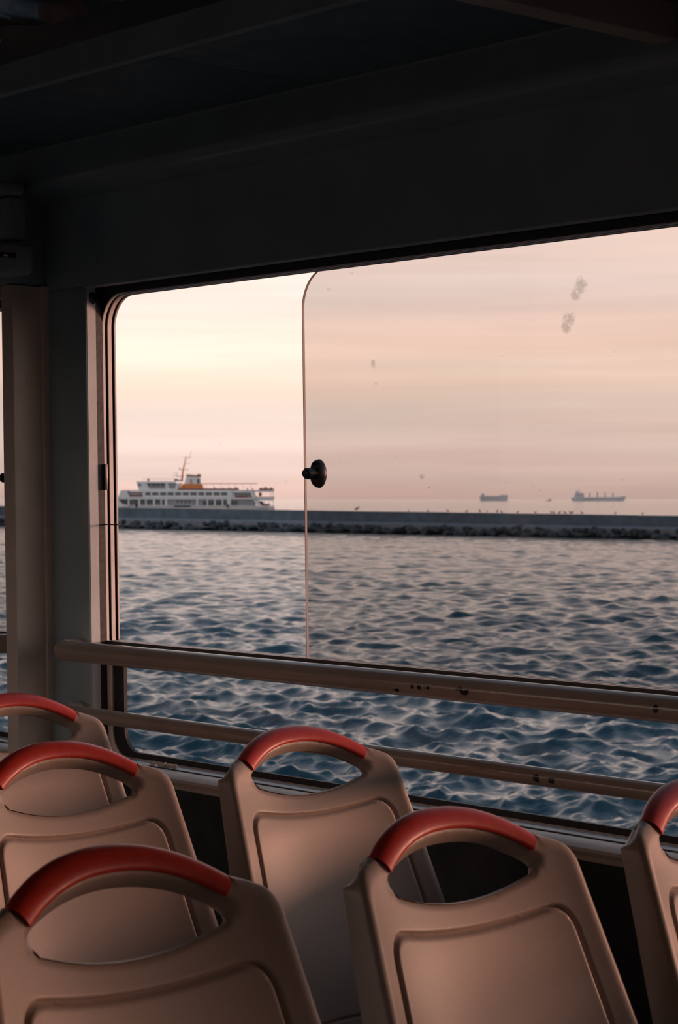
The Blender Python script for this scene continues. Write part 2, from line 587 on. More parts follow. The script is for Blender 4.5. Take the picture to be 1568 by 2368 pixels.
def window(idx, u0, u1, pane_u, knob_u, detail=True):
    wn = empty('window_%d' % idx)
    tag(wn, kind='structure')
    def lp_(l, t_, b_, r):
        return rrect(u0 - l, u1 + l, Z_TRK + b_, Z_TOP - t_, r, 0.003)
    zt = Z_TOP
    la = lp_(0.0, 0.021, 0.021, 0.080)
    ch = lp_(-0.013, 0.015, 0.012, 0.086)
    lo = rrect(u0 + 0.03, u1 - 0.03, Z_TRK - 0.001, Z_TOP + 0.03, 0.001, 0.001)
    ring('lit_reveal_skin', rrect(u0 + 0.0005, u1 - 0.0005, Z_BOT - 0.001, Z_TOP + 0.0005, 0.001, 0.001), rrect(u0 - 0.0015, u1 + 0.0015, Z_BOT + 0.0005, Z_TOP - 0.0015, 0.001, 0.001), VW + 0.004, FV - 0.020, M['reveal'], wn)  # added skin, coloured paler so the reveal looks lit
    # double track: three fins; their sides and the channels are blackened as painted shade
    l2_ = lp_(-0.003, 0.018, 0.0200, 0.082)
    for nm, y0, y1, body in (('frame_plate', 0.001, 0.009, M['gasket']), ('track_fin', 0.018, 0.029, M['rubber_shade']), ('track_fin', 0.038, 0.042, M['rubber_shade'])):
        fin = ring(nm, lo, l2_, FV + y0, FV + y1, body, wn)
        ring('fin_tip', l2_, la, FV + y0, FV + y1, M['alu'], fin)
    ring('track_channel', lo, ch, FV + 0.009, FV + 0.018, M['rubber_shade'], wn)
    ring('track_channel', lo, ch, FV + 0.029, FV + 0.038, M['rubber_shade'], wn)
    ring('reveal_dark_strip', rrect(u0 + 0.0005, u1 - 0.0005, Z_BOT - 0.001, Z_TOP + 0.0005, 0.001, 0.001), rrect(u0 - 0.0012, u1 + 0.0012, Z_BOT + 0.0003, Z_TOP - 0.0012, 0.001, 0.001), FV - 0.020, FV + 0.001, M['rubber_shade'], wn)  # dark strip along the outer part of the reveal
    # fixed lower light
    lo = rrect(u0, u1, Z_BOT, Z_TRK, 0.004, 0.06)
    l1 = rrect(u0 - 0.022, u1 + 0.022, Z_BOT + 0.002, Z_TRK - 0.002, 0.004, 0.06)
    l2 = rrect(u0 - 0.068, u1 + 0.068, Z_BOT + 0.016, Z_TRK - 0.010, 0.006, 0.055)
    ring('lower_frame', rrect(u0 + 0.03, u1 - 0.03, Z_BOT - 0.01, Z_TRK - 0.001, 0.001, 0.001), l1, FV, FV + 0.014, M['alu'], wn)
    ring('lower_seal', l1, l2, FV + 0.004, FV + 0.014, M['rubber_shade'], wn)
    slab('lower_pane', l2, FV + 0.008, FV + 0.012, M['clear'], wn)
    # sliding pane, tinted
    lp = rrect(pane_u, u1 + 0.005, Z_TRK + 0.014, zt - 0.017, 0.088, 0.006, 14)
    pn = slab('sliding_pane', lp, FV + 0.011, FV + 0.016, M['pane_%d' % idx] if 'pane_%d' % idx in M else M['pane'], wn)
    le = rrect(pane_u + 0.0010, u1 + 0.004, Z_TRK + 0.0135, zt - 0.0165, 0.090, 0.006, 14)
    if detail:
        ring('pane_edge', le, rrect(pane_u - 0.0006, u1 + 0.006, Z_TRK + 0.0145, zt - 0.0175, 0.0875, 0.006, 14), FV + 0.0105, FV + 0.0165, M['glass_edge'], pn)
    add_knob(pn, knob_u, ZC + 0.056)
    return wn


def at_wall(px, py, v):
    """(u, z) of the point on the plane at distance v behind picture point; used to place smudges and worn spots"""
    tt = (px - CX) / F_PX
    d = v / (tt * cs + sn)
    return d * (cs - tt * sn), ZC + (HOR - py) * d / F_PX


def spot(px, py, wpx, hpx, v):
    u, z = at_wall(px, py, v)
    yy = v - LEAN * (z - ZC)
    d = v / ((px - CX) / F_PX * cs + sn)
    return ((X(u), yy, z), (wpx * d / F_PX / sn, 0.05, hpx * d / F_PX))


M['pane_2'] = glass('tinted_smudged_pane', (0.835, 0.825, 0.82), dust=0.5,
                    smudges=[spot(1350, 660, 17, 28, 3.065), spot(1338, 683, 14, 20, 3.065), spot(1322, 738, 17, 24, 3.065), spot(1315, 758, 15, 18, 3.065),
                             spot(868, 842, 5, 18, 3.065), spot(872, 888, 3, 6, 3.065), spot(977, 1102, 7, 9, 3.065),
                             spot(768, 670, 3, 4, 3.065), spot(820, 633, 3, 3, 3.065)])
w1 = window(1, 7.30, 4.74, 7.0, 4.815, True)
w2 = window(2, 4.387, 1.32, 3.612, 3.553, True)
w3 = window(3, 1.02, -1.3, 0.99, 0.92, False)
w4 = window(4, -1.65, -4.1, -1.7, -1.76, False)
# small fittings on window 2: strike plate, drain hole in the reveal corner, wire across the frame
box('strike_plate', X(4.384), X(4.376), FV - 0.004, FV + 0.004, ZC + 0.022, ZC + 0.088, M['steel'], w2, 0.001, True)
box('frame_wire', X(4.395), X(4.325), FV - 0.004, FV + 0.002, ZC - 0.0675, ZC - 0.0645, M['rubber_shade'], w2, 0.0, True)
bm = bmesh.new()
bmesh.ops.create_icosphere(bm, subdivisions=2, radius=1.0)
for v in bm.verts:
    k = 1 + 0.12 * math.sin(7 * v.co.z + 3 * v.co.y)
    v.co = Vector((X(4.387) + 0.003 * v.co.x, VW + 0.022 + 0.014 * v.co.y * k, ZC + 0.508 + 0.019 * v.co.z * k))
bm_finish(bm, 'corner_hole', M['rubber_shade'], w2, True, True)
# crumbs of old sealant on the sill
for i, px in enumerate((368, 379, 390, 402, 352)):
    u, z = at_wall(px, 1780, 3.02)
    bm = bmesh.new()
    bmesh.ops.create_icosphere(bm, subdivisions=2, radius=1.0)
    for v in bm.verts:
        k = 1 + random.uniform(-0.4, 0.5)
        v.co = Vector((X(u) + 0.008 * v.co.x * k, 3.012 + 0.004 * v.co.y * k, ZC - 0.648 + 0.007 * v.co.z * k))
    bm_finish(bm, 'sealant_crumb', M['sill'], wall, True)

# ------------------------------------------------------------------ handrails
def rail(name, z, rad, u_a, u_b, mat, label):
    e = 0.035
    pts = [(X(u_a), VW + 0.004, z)]
    for k in range(9):
        a = math.pi / 2 * k / 8
        pts.append((X(u_a) + e - e * math.cos(a), VW - 0.035 - e * math.sin(a), z))
    yv = VW - 0.035 - e
    for k in range(1, 20):
        pts.append((X(u_a + (u_b - u_a) * k / 20) if k < 20 else 0, yv, z))
    for k in range(9):
        a = math.pi / 2 * (1 - k / 8)
        pts.append((X(u_b) - e + e * math.cos(a), VW - 0.035 - e * math.sin(a), z))
    pts.append((X(u_b), VW + 0.004, z))
    o = tube_obj(name, pts, rad, mat, None, 24, True)
    tag(o, label, 'handrail', 'cream handrails across the windows')
    return o


M['rail_u'] = wall_paint('rail_paint_upper', (0.47, 0.365, 0.30), 0.18, [spot(968, 1590, 34, 14, 2.91), spot(1068, 1598, 22, 14, 2.91), spot(912, 1596, 12, 6, 2.91), spot(1515, 1640, 8, 16, 2.91)], 0.35, 60)
M['rail_l'] = wall_paint('rail_paint_lower', (0.47, 0.365, 0.30), 0.18, [spot(1230, 1802, 10, 14, 2.91), spot(1268, 1808, 16, 12, 2.91)], 0.35, 60)
rail('handrail', ZC - 0.381, 0.0255, 4.425, 1.19, M['rail_u'], 'thick cream upper handrail across the big window, paint chipped')
rail('handrail', ZC - 0.535, 0.0185, 4.425, 1.19, M['rail_l'], 'thinner cream lower handrail across the big window, below the thick one')
rail('handrail', ZC - 0.381, 0.0255, 7.3, 4.70, M['rail_u'], 'short stretch of cream handrail left of the pillar')

# ------------------------------------------------------------------ grey fitting at the head of the pillar
fit = empty('hinged_fitting', (X(4.50), 2.88, ZC + 0.56))
tag(fit, 'grey hinged fitting with rounded block at the head of the pillar', 'fitting')


def part_at(name, pxl, pxr, pyt, pyb, u, depth, mat, parent, bev):
    """box facing the stern at distance u, from picture extents"""
    def yz(px, py):
        tt = (px - CX) / F_PX
        d = u / (cs - tt * sn)
        return d * (tt * cs + sn), ZC + (HOR - py) * d / F_PX
    y0, z1 = yz(pxl, pyt)
    y1, z0 = yz(pxr, pyb)
    o = box(name, X(u + depth), X(u), y0, y1, z0, z1, mat, None, bev, False, 3)
    o.parent = parent
    o.matrix_parent_inverse = parent.matrix_world.inverted() if False else o.matrix_parent_inverse
    for v in o.data.vertices:
        v.co -= parent.location
    return o


part_at('top_cap', -60, 60, 408, 452, 4.46, 0.11, M['housing'], fit, 0.012)
part_at('column', 20, 62, 452, 558, 4.475, 0.09, M['housing'], fit, 0.010)
blk = part_at('clamp_block', 5, 80, 557, 637, 4.45, 0.115, M['housing'], fit, 0.014)
part_at('slot', 3, 38, 583, 597, 4.446, 0.02, M['rubber_shade'], fit, 0.002)
part_at('bolt', 8, 20, 583, 594, 4.441, 0.02, M['brass'], fit, 0.004)
spk = empty('cover_box', (X(4.70), 2.85, ZC + 0.6))
tag(spk, 'beige box with rounded corner behind the pillar fitting', 'box')
part_at('box_body', -160, 33, 470, 674, 4.70, 0.20, M['sill'], spk, 0.03)
part_at('dark_strap', -160, 24, 512, 535, 4.695, 0.02, M['rubber_shade'], spk, 0.002)

# ------------------------------------------------------------------ seats
WS, KL, CCV, KW = 0.21, 0.385, 0.034, 0.093
APEX = ZC - 0.435


def arch_t(y, n=0.0):
    """outer line of the arched grip, t measured down from its apex"""
    return 0.052 * (abs(y) / 0.162) ** 2.25 + n


def outline_half():
    pts = []
    for k in range(0, 25):
        y = 0.1535 * k / 24
        pts.append((y, arch_t(y) + 0.005))
    pts += [(0.1575, 0.0475), (0.163, 0.0500), (0.175, 0.0535), (0.188, 0.0585)]
    # rounded shoulder
    c = [(0.188, 0.0585), (0.208, 0.065), (0.2115, 0.092)]
    for k in range(1, 9):
        a = k / 8
        pts.append(tuple((1 - a) ** 2 * c[0][i] + 2 * a * (1 - a) * c[1][i] + a * a * c[2][i] for i in (0, 1)))
    for k in range(1, 24):
        t_ = 0.092 + (0.56 - 0.092) * k / 23
        pts.append((0.2115 + KW * (t_ - 0.092), t_))
    return pts


def resample(loop, step):
    out = []
    n = len(loop)
    for i in range(n):
        a, b_ = loop[i], loop[(i + 1) % n]
        L = math.dist(a, b_)
        m_ = max(1, int(round(L / step)))
        for k in range(m_):
            out.append((a[0] + (b_[0] - a[0]) * k / m_, a[1] + (b_[1] - a[1]) * k / m_))
    return out


def mirror_loop(half, closed_top=True):
    left = [(-y, t_) for y, t_ in half[::-1] if y > 1e-6]
    return left + half


oh = outline_half()
OUT = resample(mirror_loop(oh), 0.006)
# opening under the grip
hh = []
for k in range(0, 22):
    y = 0.128 * k / 21
    hh.append((y, 0.049 + 0.036 * (y / 0.14) ** 2.1))
hh += [(0.1335, 0.0825), (0.1365, 0.089), (0.1355, 0.0965), (0.130, 0.1025)]
for k in range(20, -1, -1):
    y = 0.124 * k / 20
    hh.append((y, 0.1255 - 0.0215 * (y / 0.124) ** 2))
HOLE = resample(mirror_loop(hh[:-1])[::1] if False else ([(-y, t_) for y, t_ in hh[::-1] if y > 1e-6][::1]), 0.005)
_h = [(y, t_) for y, t_ in hh] + [(-y, t_) for y, t_ in hh[::-1] if y > 1e-6]
HOLE = resample(_h, 0.005)
# insert panel line
gh = []
for k in range(0, 16):
    y = 0.138 * k / 15
    gh.append((y, 0.164 - 0.020 * (y / 0.165) ** 2))
c = [(0.138, 0.150), (0.168, 0.1435), (0.1735, 0.176)]
for k in range(1, 9):
    a = k / 8
    gh.append(tuple((1 - a) ** 2 * c[0][i] + 2 * a * (1 - a) * c[1][i] + a * a * c[2][i] for i in (0, 1)))
for k in range(1, 20):
    t_ = 0.176 + (0.49 - 0.176) * k / 19
    gh.append((0.1735 + KW * (t_ - 0.176), t_))
gh += [(0.19, 0.515), (0.16, 0.52)]
GRV = resample(mirror_loop(gh), 0.006)


def seg_dist(P, loop):
    A = np.array(loop)
    B = np.roll(A, -1, axis=0)
    D = B - A
    L2 = (D ** 2).sum(1) + 1e-12
    best = np.full(len(P), 1e9)
    for s0 in range(0, len(P), 2000):
        p = P[s0:s0 + 2000, None, :]
        tt = np.clip(((p - A) * D).sum(2) / L2, 0, 1)
        q = A + tt[..., None] * D
        best[s0:s0 + 2000] = np.sqrt(((p - q) ** 2).sum(2)).min(1)
    return best


def inside(P, loop):
    A = np.array(loop)
    B = np.roll(A, -1, axis=0)
    x, y = P[:, 0][:, None], P[:, 1][:, None]
    cond = (A[:, 1] > y) != (B[:, 1] > y)
    xi = (B[:, 0] - A[:, 0]) * (y - A[:, 1]) / (B[:, 1] - A[:, 1] + 1e-15) + A[:, 0]
    return (np.where(cond & (x < xi), 1, 0).sum(1) % 2) == 1


def offset_pts(loop, d):
    A = np.array(loop)
    T = np.roll(A, -1, axis=0) - np.roll(A, 1, axis=0)
    T /= np.linalg.norm(T, axis=1)[:, None] + 1e-12
    N = np.stack([T[:, 1], -T[:, 0]], 1)
    return A + N * d


def seat_x(y, t_):
    """front face of the backrest: leaning, hollow across"""
    return KL * t_ + CCV * (y / WS) ** 2 + 0.010 * (y / WS) ** 4 - 0.10 * np.maximum(t_ - 0.42, 0) ** 2 * 8


def rnd(d, r):
    q = np.clip(1 - d / r, 0, 1)
    return r * (1 - np.sqrt(np.maximum(1 - q * q, 0)))


def build_shell_mesh():
    pts = []
    for lp in (OUT, HOLE, GRV):
        for d in (0.0012, 0.0028, 0.005, 0.0075, 0.0105, 0.014, 0.018):
            for sgn in (-1, 1):
                pts.append(offset_pts(lp, sgn * d))
    gy, gt = np.meshgrid(np.arange(-0.27, 0.271, 0.011), np.arange(0.0, 0.565, 0.011))
    pts.append(np.stack([gy.ravel(), gt.ravel()], 1) + rng.normal(0, 0.0004, (gy.size, 2)))
    P = np.concatenate(pts)
    P = P[inside(P, OUT) & ~inside(P, HOLE)]
    dO, dH, dG = seg_dist(P, OUT), seg_dist(P, HOLE), seg_dist(P, GRV)
    P = P[(dO > 0.0009) & (dH > 0.0009)]
    # thin out points that nearly coincide
    key = np.round(P / 0.0016).astype(int)
    _, idx = np.unique(key, axis=0, return_index=True)
    P = P[idx]
    nO, nH = len(OUT), len(HOLE)
    allp = np.concatenate([np.array(OUT), np.array(HOLE), P])
    edges = [(i, (i + 1) % nO) for i in range(nO)] + [(nO + i, nO + (i + 1) % nH) for i in range(nH)]
    vo, eo, fo, ov, oe, of = geometry.delaunay_2d_cdt([Vector(p) for p in allp], edges, [], 0, 1e-7)
    V = np.array([(v.x, v.y) for v in vo])
    F = np.array([f for f in fo if len(f) == 3])
    C = V[F].mean(1)
    F = F[inside(C, OUT) & ~inside(C, HOLE)]
    dO, dH, dG = seg_dist(V, OUT), seg_dist(V, HOLE), seg_dist(V, GRV)
    inG = inside(V, GRV)
    s = np.where(inG, dG, -dG)
    x = seat_x(V[:, 0], V[:, 1])
    top = V[:, 1] < 0.088
    rH = np.where(top & (V[:, 1] < 0.049 + 0.036 * (np.abs(V[:, 0]) / 0.14) ** 2.1 + 0.003), 0.020, 0.012)
    wA = np.clip((0.096 - V[:, 1]) / 0.02, 0, 1)
    under = 1.15 * np.maximum(0.0175 - dH, 0) ** 1.25 / 0.0175 ** 0.25
    drop = np.maximum(rnd(dO, 0.017), wA * under + (1 - wA) * rnd(dH, 0.008))
    groove = -0.0065 * np.exp(-((s + 0.0022) / 0.0024) ** 2) + 0.0042 * np.sqrt(np.maximum(1 - (1 - np.clip(s / 0.006, 0, 1)) ** 2, 0)) * (s > 0)
    xf = x - drop + groove
    # back face
    depth = np.where(True, 0.030 + 0.026 * np.clip((V[:, 1] - 0.05) / 0.03, 0, 1) + 0.10 * np.clip(V[:, 1] - 0.08, 0, 1), 0)
    hb = np.clip(1 - dH / 0.035, 0, 1) * (1 - wA)
    depth = depth * (1 - hb) + 0.010 * hb
    tb = V[:, 1] + 0.016 * np.exp(-((np.abs(V[:, 0]) - 0.195) / 0.022) ** 2) * np.exp(-(np.maximum(V[:, 1] - 0.06, 0) / 0.02) ** 2)
    xb = x - depth + np.maximum(rnd(dO, 0.008), rnd(dH, 0.010))
    n = len(V)
    front = np.stack([xf, V[:, 0], APEX - V[:, 1]], 1)
    back = np.stack([xb, V[:, 0] * np.where(np.abs(V[:, 0]) > 0.17, 0.985, 1.0), APEX - tb], 1)
    verts = np.concatenate([front, back])
    faces = [tuple(int(i) for i in f[::-1]) for f in F] + [tuple(int(i) + n for i in f) for f in F]
    # boundary edges -> side walls
    cnt = {}
    for f in F:
        for a, b_ in ((f[0], f[1]), (f[1], f[2]), (f[2], f[0])):
            k = (min(a, b_), max(a, b_))
            cnt.setdefault(k, []).append((a, b_))
    for k, e in cnt.items():
        if len(e) == 1:
            a, b_ = e[0]
            faces.append((int(a), int(b_), int(b_) + n, int(a) + n))
    bm = bmesh.new()
    bv = [bm.verts.new(v) for v in verts]
    for f in faces:
        try:
            bm.faces.new([bv[i] for i in f])
        except ValueError:
            pass
    bmesh.ops.recalc_face_normals(bm, faces=bm.faces[:])
    loose = [v for v in bm.verts if not v.link_faces]
    bmesh.ops.delete(bm, geom=loose, context='VERTS')
    me = bpy.data.meshes.new('backrest')
    bm.to_mesh(me)
    bm.free()
    me.polygons.foreach_set('use_smooth', [True] * len(me.polygons))
    me.set_sharp_from_angle(angle=math.radians(55))
    me.materials.append(M['plastic'])
    return me


def build_grip_mesh():
    bm = bmesh.new()
    sec = [(-0.0275, -0.004), (-0.0275, 0.0025), (-0.0255, 0.0048), (-0.020, 0.0058), (-0.013, 0.0050), (-0.0065, 0.0015),
           (-0.0022, -0.005), (0.0, -0.0125), (0.0, -0.019), (-0.003, -0.026), (-0.009, -0.0315), (-0.018, -0.034), (-0.0275, -0.033)]
    rows = []
    N = 48
    for i in range(N + 1):
        y = -0.1535 + 0.307 * i / N
        e = 1e-4
        sl_ = (arch_t(y + e) - arch_t(y - e)) / (2 * e)
        nn = Vector((sl_, 0, 0))
        ny, nt = -sl_ / math.hypot(sl_, 1), 1 / math.hypot(sl_, 1)     # inward normal in (y, t)
        row = []
        for a, dx in sec:
            yy, tt = y - ny * a * 1.0, arch_t(y) - nt * a
            yy, tt = y + ny * (-a), arch_t(y) + nt * (-a)
            x = float(seat_x(np.array(yy), np.array(tt))) + dx
            row.append(bm.verts.new((x, yy, APEX - tt)))
        rows.append(row)
    m_ = len(sec)
    for a, b_ in zip(rows, rows[1:]):
        for k in range(m_):
            bm.faces.new((a[k], a[(k + 1) % m_], b_[(k + 1) % m_], b_[k]))
    bm.faces.new(rows[0])
    bm.faces.new(rows[-1][::-1])
    bmesh.ops.recalc_face_normals(bm, faces=bm.faces[:])
    me = bpy.data.meshes.new('red_grip')
    bm.to_mesh(me)
    bm.free()
    me.polygons.foreach_set('use_smooth', [True] * len(me.polygons))
    me.set_sharp_from_angle(angle=math.radians(50))
    me.materials.append(M['red'])
    return me


def build_pan_mesh():
    """moulded seat pan in front of the backrest"""
    bm = bmesh.new()
    nx, ny = 18, 16
    top, bot = [], []
    for i in range(nx + 1):
        f = i / nx
        x = 0.17 + 0.43 * f
        hw = 0.245 - 0.03 * f ** 3
        ra, rb = [], []
        for j in range(ny + 1):
            g = -1 + 2 * j / ny
            z = 0.475 + 0.02 * f - 0.018 * (1 - g * g) * math.sin(math.pi * min(1, f * 1.1)) - 0.035 * max(0, f - 0.82) ** 1.5 * 12
            z -= 0.02 * max(0, abs(g) - 0.9) * 10 * 0.6
            ra.append(bm.verts.new((x, g * hw, z)))
            rb.append(bm.verts.new((x, g * hw * 0.97, z - 0.035)))
        top.append(ra)
        bot.append(rb)
    for i in range(nx):
        for j in range(ny):
            bm.faces.new((top[i][j], top[i + 1][j], top[i + 1][j + 1], top[i][j + 1]))
            bm.faces.new((bot[i][j], bot[i][j + 1], bot[i + 1][j + 1], bot[i + 1][j]))
    for i in range(nx):
        bm.faces.new((top[i][0], bot[i][0], bot[i + 1][0], top[i + 1][0]))
        bm.faces.new((top[i][ny], top[i + 1][ny], bot[i + 1][ny], bot[i][ny]))
    for j in range(ny):
        bm.faces.new((top[0][j], top[0][j + 1], bot[0][j + 1], bot[0][j]))
        bm.faces.new((top[nx][j], bot[nx][j], bot[nx][j + 1], top[nx][j + 1]))
    bmesh.ops.recalc_face_normals(bm, faces=bm.faces[:])
    me = bpy.data.meshes.new('seat_pan')
    bm.to_mesh(me)
    bm.free()
    me.polygons.foreach_set('use_smooth', [True] * len(me.polygons))
    me.set_sharp_from_angle(angle=math.radians(60))
    me.materials.append(M['plastic'])
    return me


def build_leg_mesh(sy):
    bm = bmesh.new()
    tube(bm, [(0.50, sy * 0.17, 0.012), (0.47, sy * 0.17, 0.20), (0.44, sy * 0.17, 0.445)], 0.016, 12)
    tube(bm, [(0.44, sy * 0.17, 0.435), (0.19, sy * 0.17, 0.43)], 0.014, 12)
    tube(bm, [(0.19, sy * 0.17, 0.445), (0.16, sy * 0.17, 0.20), (0.14, sy * 0.17, 0.012)], 0.016, 12)
    bm_box(bm, 0.10, 0.54, sy * 0.17 - 0.02, sy * 0.17 + 0.02, 0.0, 0.012)
    bmesh.ops.recalc_face_normals(bm, faces=bm.faces[:])
    me = bpy.data.meshes.new('leg_frame')
    bm.to_mesh(me)
    bm.free()
    me.materials.append(M['steel'])
    return me


sh_me, gr_me, pan_me = build_shell_mesh(), build_grip_mesh(), build_pan_mesh()
lg_me = [build_leg_mesh(-1), build_leg_mesh(1)]
SEATS = [   # u, v, rise, label
    (3.101, 2.602, -0.007, 'beige plastic seat with red grip in front of the big window, centre of the picture'),
    (2.129, 2.058, -0.004, 'beige plastic seat with red grip, large in the lower right foreground'),
    (2.030, 1.418, 0.024, 'nearest beige plastic seat with red grip, bottom left foreground'),
    (3.143, 2.080, 0.000, 'beige plastic seat with red grip directly behind the nearest left seat'),
    (3.991, 2.520, 0.000, 'farthest beige plastic seat with red grip, below the pillar'),
    (2.092, 2.579, -0.003, 'beige plastic seat with red grip cut off by the right picture edge'),
]
for i, (u, v, dz, lab) in enumerate(SEATS):
    r = empty('passenger_seat', (X(u), v, 0.0))
    tag(r, lab, 'seat', 'beige passenger seats with red grips')
    for nm, me in (('backrest', sh_me), ('red_grip', gr_me), ('seat_pan', pan_me), ('leg_frame', lg_me[0]), ('leg_frame', lg_me[1])):
        o = link(nm, me, None, r)
        if nm in ('backrest', 'red_grip') and dz:
            o.location.z = dz
    r.location.z = 0.0

# ------------------------------------------------------------------ the sea
mw, t, b = material('sea_water')
P = t.node('ShaderNodeTexCoord').outputs['Object']
b.inputs['Base Color'].default_value = (0.007, 0.040, 0.060, 1)
b.inputs['Roughness'].default_value = 0.06
b.inputs['IOR'].default_value = 1.33
bn = t.node('ShaderNodeBump')
bn.inputs['Distance'].default_value = 0.13
mp = t.node('ShaderNodeMapping')
mp.inputs['Rotation'].default_value = (0, 0, YAW)
mp.inputs['Scale'].default_value = (1.0, 0.55, 1.0)
t.link(P, mp.inputs[0])
h1 = t.noise(mp.outputs[0], 2.4, 6, 0.62)
t.link(h1, bn.inputs['Height'])
bn.inputs['Strength'].default_value = 0.55
t.link(bn.outputs[0], b.inputs['Normal'])
M['water'] = mw


def build_sea():
    # fan of rows around the vessel, rows crowd together near it
    a = np.radians(np.concatenate([np.linspace(-180, -13, 60, endpoint=False), np.linspace(-13, 13, 540), np.linspace(13, 180, 61)[1:]]))
    d = [14.0]
    while d[-1] < 420:
        d.append(d[-1] + max(0.055, 0.0024 * d[-1]))
    d = np.array(d)
    far = np.array([430, 460, 520, 620, 800, 1200, 2000, 4000, 8000, 16000, 40000.0])
    D = np.concatenate([[0.5, 5.0, 10.0], d, far])
    R, A = np.meshgrid(D, a, indexing='ij')
    r_, d_ = R * np.sin(A), R * np.cos(A)
    x = -d_ * cs + r_ * sn
    y = d_ * sn + r_ * cs
    z = np.zeros_like(x)
    dd = np.gradient(D)
    # waves, heading spread about the view line
    base = math.atan2(-sn * -1, -cs) + math.radians(14)
    dx, dy = np.zeros_like(x), np.zeros_like(x)
    N = 120
    lam = np.exp(rng.uniform(np.log(0.24), np.log(3.4), N))
    for L in lam:
        th = base + rng.normal(0, 1.0)
        k = 2 * math.pi / L
        amp = 0.0056 * L ** 0.72 * rng.uniform(0.5, 1.3)
        if L > 5: amp *= 0.7
        ph = rng.uniform(0, 2 * math.pi)
        att = np.clip((L / np.maximum(dd, 1e-3) - 2.2) / 2.5, 0, 1)
        att = np.where(D > 420, 0, att * np.interp(D, [14, 50, 90, 160, 400], [1.75, 1.6, 1.3, 1.05, 0.95]))[:, None]
        arg = k * (x * math.cos(th) + y * math.sin(th)) + ph
        z += att * amp * np.sin(arg)
        q = 0.8
        dx += att * amp * q * math.cos(th) * np.cos(arg)
        dy += att * amp * q * math.sin(th) * np.cos(arg)
    # patches of rougher and smoother water
    x = x + dx
    y = y + dy
    nR, nA = x.shape
    V = np.stack([x, y, z + SEA_Z], -1).reshape(-1, 3)
    i = np.arange(nR - 1)[:, None] * nA + np.arange(nA - 1)[None, :]
    Fq = np.stack([i, i + 1, i + nA + 1, i + nA], -1).reshape(-1, 4)
    me = bpy.data.meshes.new('sea')
    me.vertices.add(len(V))
    me.vertices.foreach_set('co', V.astype(np.float32).ravel())
    me.loops.add(Fq.size)
    me.loops.foreach_set('vertex_index', Fq.astype(np.int32).ravel())
    me.polygons.add(len(Fq))
    me.polygons.foreach_set('loop_start', np.arange(0, Fq.size, 4, dtype=np.int32))
    me.polygons.foreach_set('use_smooth', np.ones(len(Fq), dtype=bool))
    me.update()
    me.validate()
    n = me.polygons[0].normal
    if n.z < 0:
        me.flip_normals()
    o = link('sea', me, mw)
    tag(o, 'choppy dark blue sea reflecting the pink evening sky', 'sea', kind='stuff')
    return o


build_sea()


# world position from camera-relative right / depth metres
def RD(r, d, z=0.0):
    return Vector((-d * cs + r * sn, d * sn + r * cs, z))


# ------------------------------------------------------------------ breakwater
M['concrete'] = simple('weathered_concrete', (0.095, 0.135, 0.17), 0.85, 0.22, 0.6)
M['ledge'] = simple('pale_ledge_concrete', (0.19, 0.215, 0.245), 0.85, 0.15, 0.8)
M['rock'] = simple('dark_wet_rock', (0.028, 0.040, 0.045), 0.7, 0.5, 1.1)
bw = empty('breakwater', RD(-10, 320, SEA_Z))
tag(bw, 'long dark concrete breakwater with rocks along its foot', 'breakwater')
A0, B0 = RD(-63, 389), RD(41.7, 257)
dirv = (B0 - A0).normalized()
A1, B1 = A0 - dirv * 170, B0 + dirv * 150
toCam = Vector((dirv.y, -dirv.x, 0))
if toCam.dot(-A0) < 0:
    toCam = -toCam
LBW = (B1 - A1).length
L0 = (B0 - A0).length


def bw_height(s):       # crest height, s = metres from A0
    return 3.60 - 0.74 * s / L0


def bw_strip(name, prof, mat, seglen):
    """prof: list of (offset towards camera, height or function)"""
    n = int(LBW / seglen)
    out = []
    for i in range(n):
        s0 = i * LBW / n - 170 + 0.02
        s1 = (i + 1) * LBW / n - 170 - 0.02
        vs = []
        for s in (s0, s1):
            for off, h in prof:
                hh_ = h(s) if callable(h) else h
                p = A0 + dirv * s + toCam * off - bw.location
                vs.append((p.x, p.y, hh_ + random.uniform(-0.02, 0.02)))
        m_ = len(prof)
        fs = [(k, (k + 1) % m_, m_ + (k + 1) % m_, m_ + k) for k in range(m_)] + [tuple(range(m_ - 1, -1, -1)), tuple(range(m_, 2 * m_))]
        bm = bmesh.new()
        bv = [bm.verts.new(v) for v in vs]
        for f in fs:
            bm.faces.new([bv[q] for q in f])
        out.append(bm_finish(bm, name, mat, bw))
    return out


bw_strip('wall_block', [(-2.2, -0.6), (-0.9, -0.6), (-0.6, 1.9), (-0.6, lambda s: bw_height(s)), (-2.2, lambda s: bw_height(s))], M['concrete'], 12.0)
bw_strip('ledge_slab', [(-1.2, 0.4), (1.2, 0.4), (1.3, lambda s: bw_height(s) * 0.43), (-1.2, lambda s: bw_height(s) * 0.56)], M['ledge'], 16.0)
rock_me = []
for k in range(6):
    bm = bmesh.new()
    bmesh.ops.create_icosphere(bm, subdivisions=1, radius=1.0)
    for v in bm.verts:
        v.co *= 1 + random.uniform(-0.28, 0.28)
        v.co.z *= 0.72
    me = bpy.data.meshes.new('rock')
    bm.to_mesh(me)
    bm.free()
    me.materials.append(M['rock'])
    rock_me.append(me)
for k in range(290):
    s = -25 + (L0 + 50) * (k + random.random()) / 290
    row = random.random()
    off = 1.2 + row * 2.2
    p = A0 + dirv * s + toCam * off - bw.location
    o = link('rock', rock_me[k % 6], None, bw)
    sc = random.uniform(0.35, 0.8)
    o.location = (p.x, p.y, 1.05 - row * 0.95 + random.uniform(-0.15, 0.1))
    o.scale = (sc * 1.2, sc * 1.2, sc)
    o.rotation_euler = (random.uniform(-0.3, 0.3), random.uniform(-0.3, 0.3), random.uniform(0, 6.28))

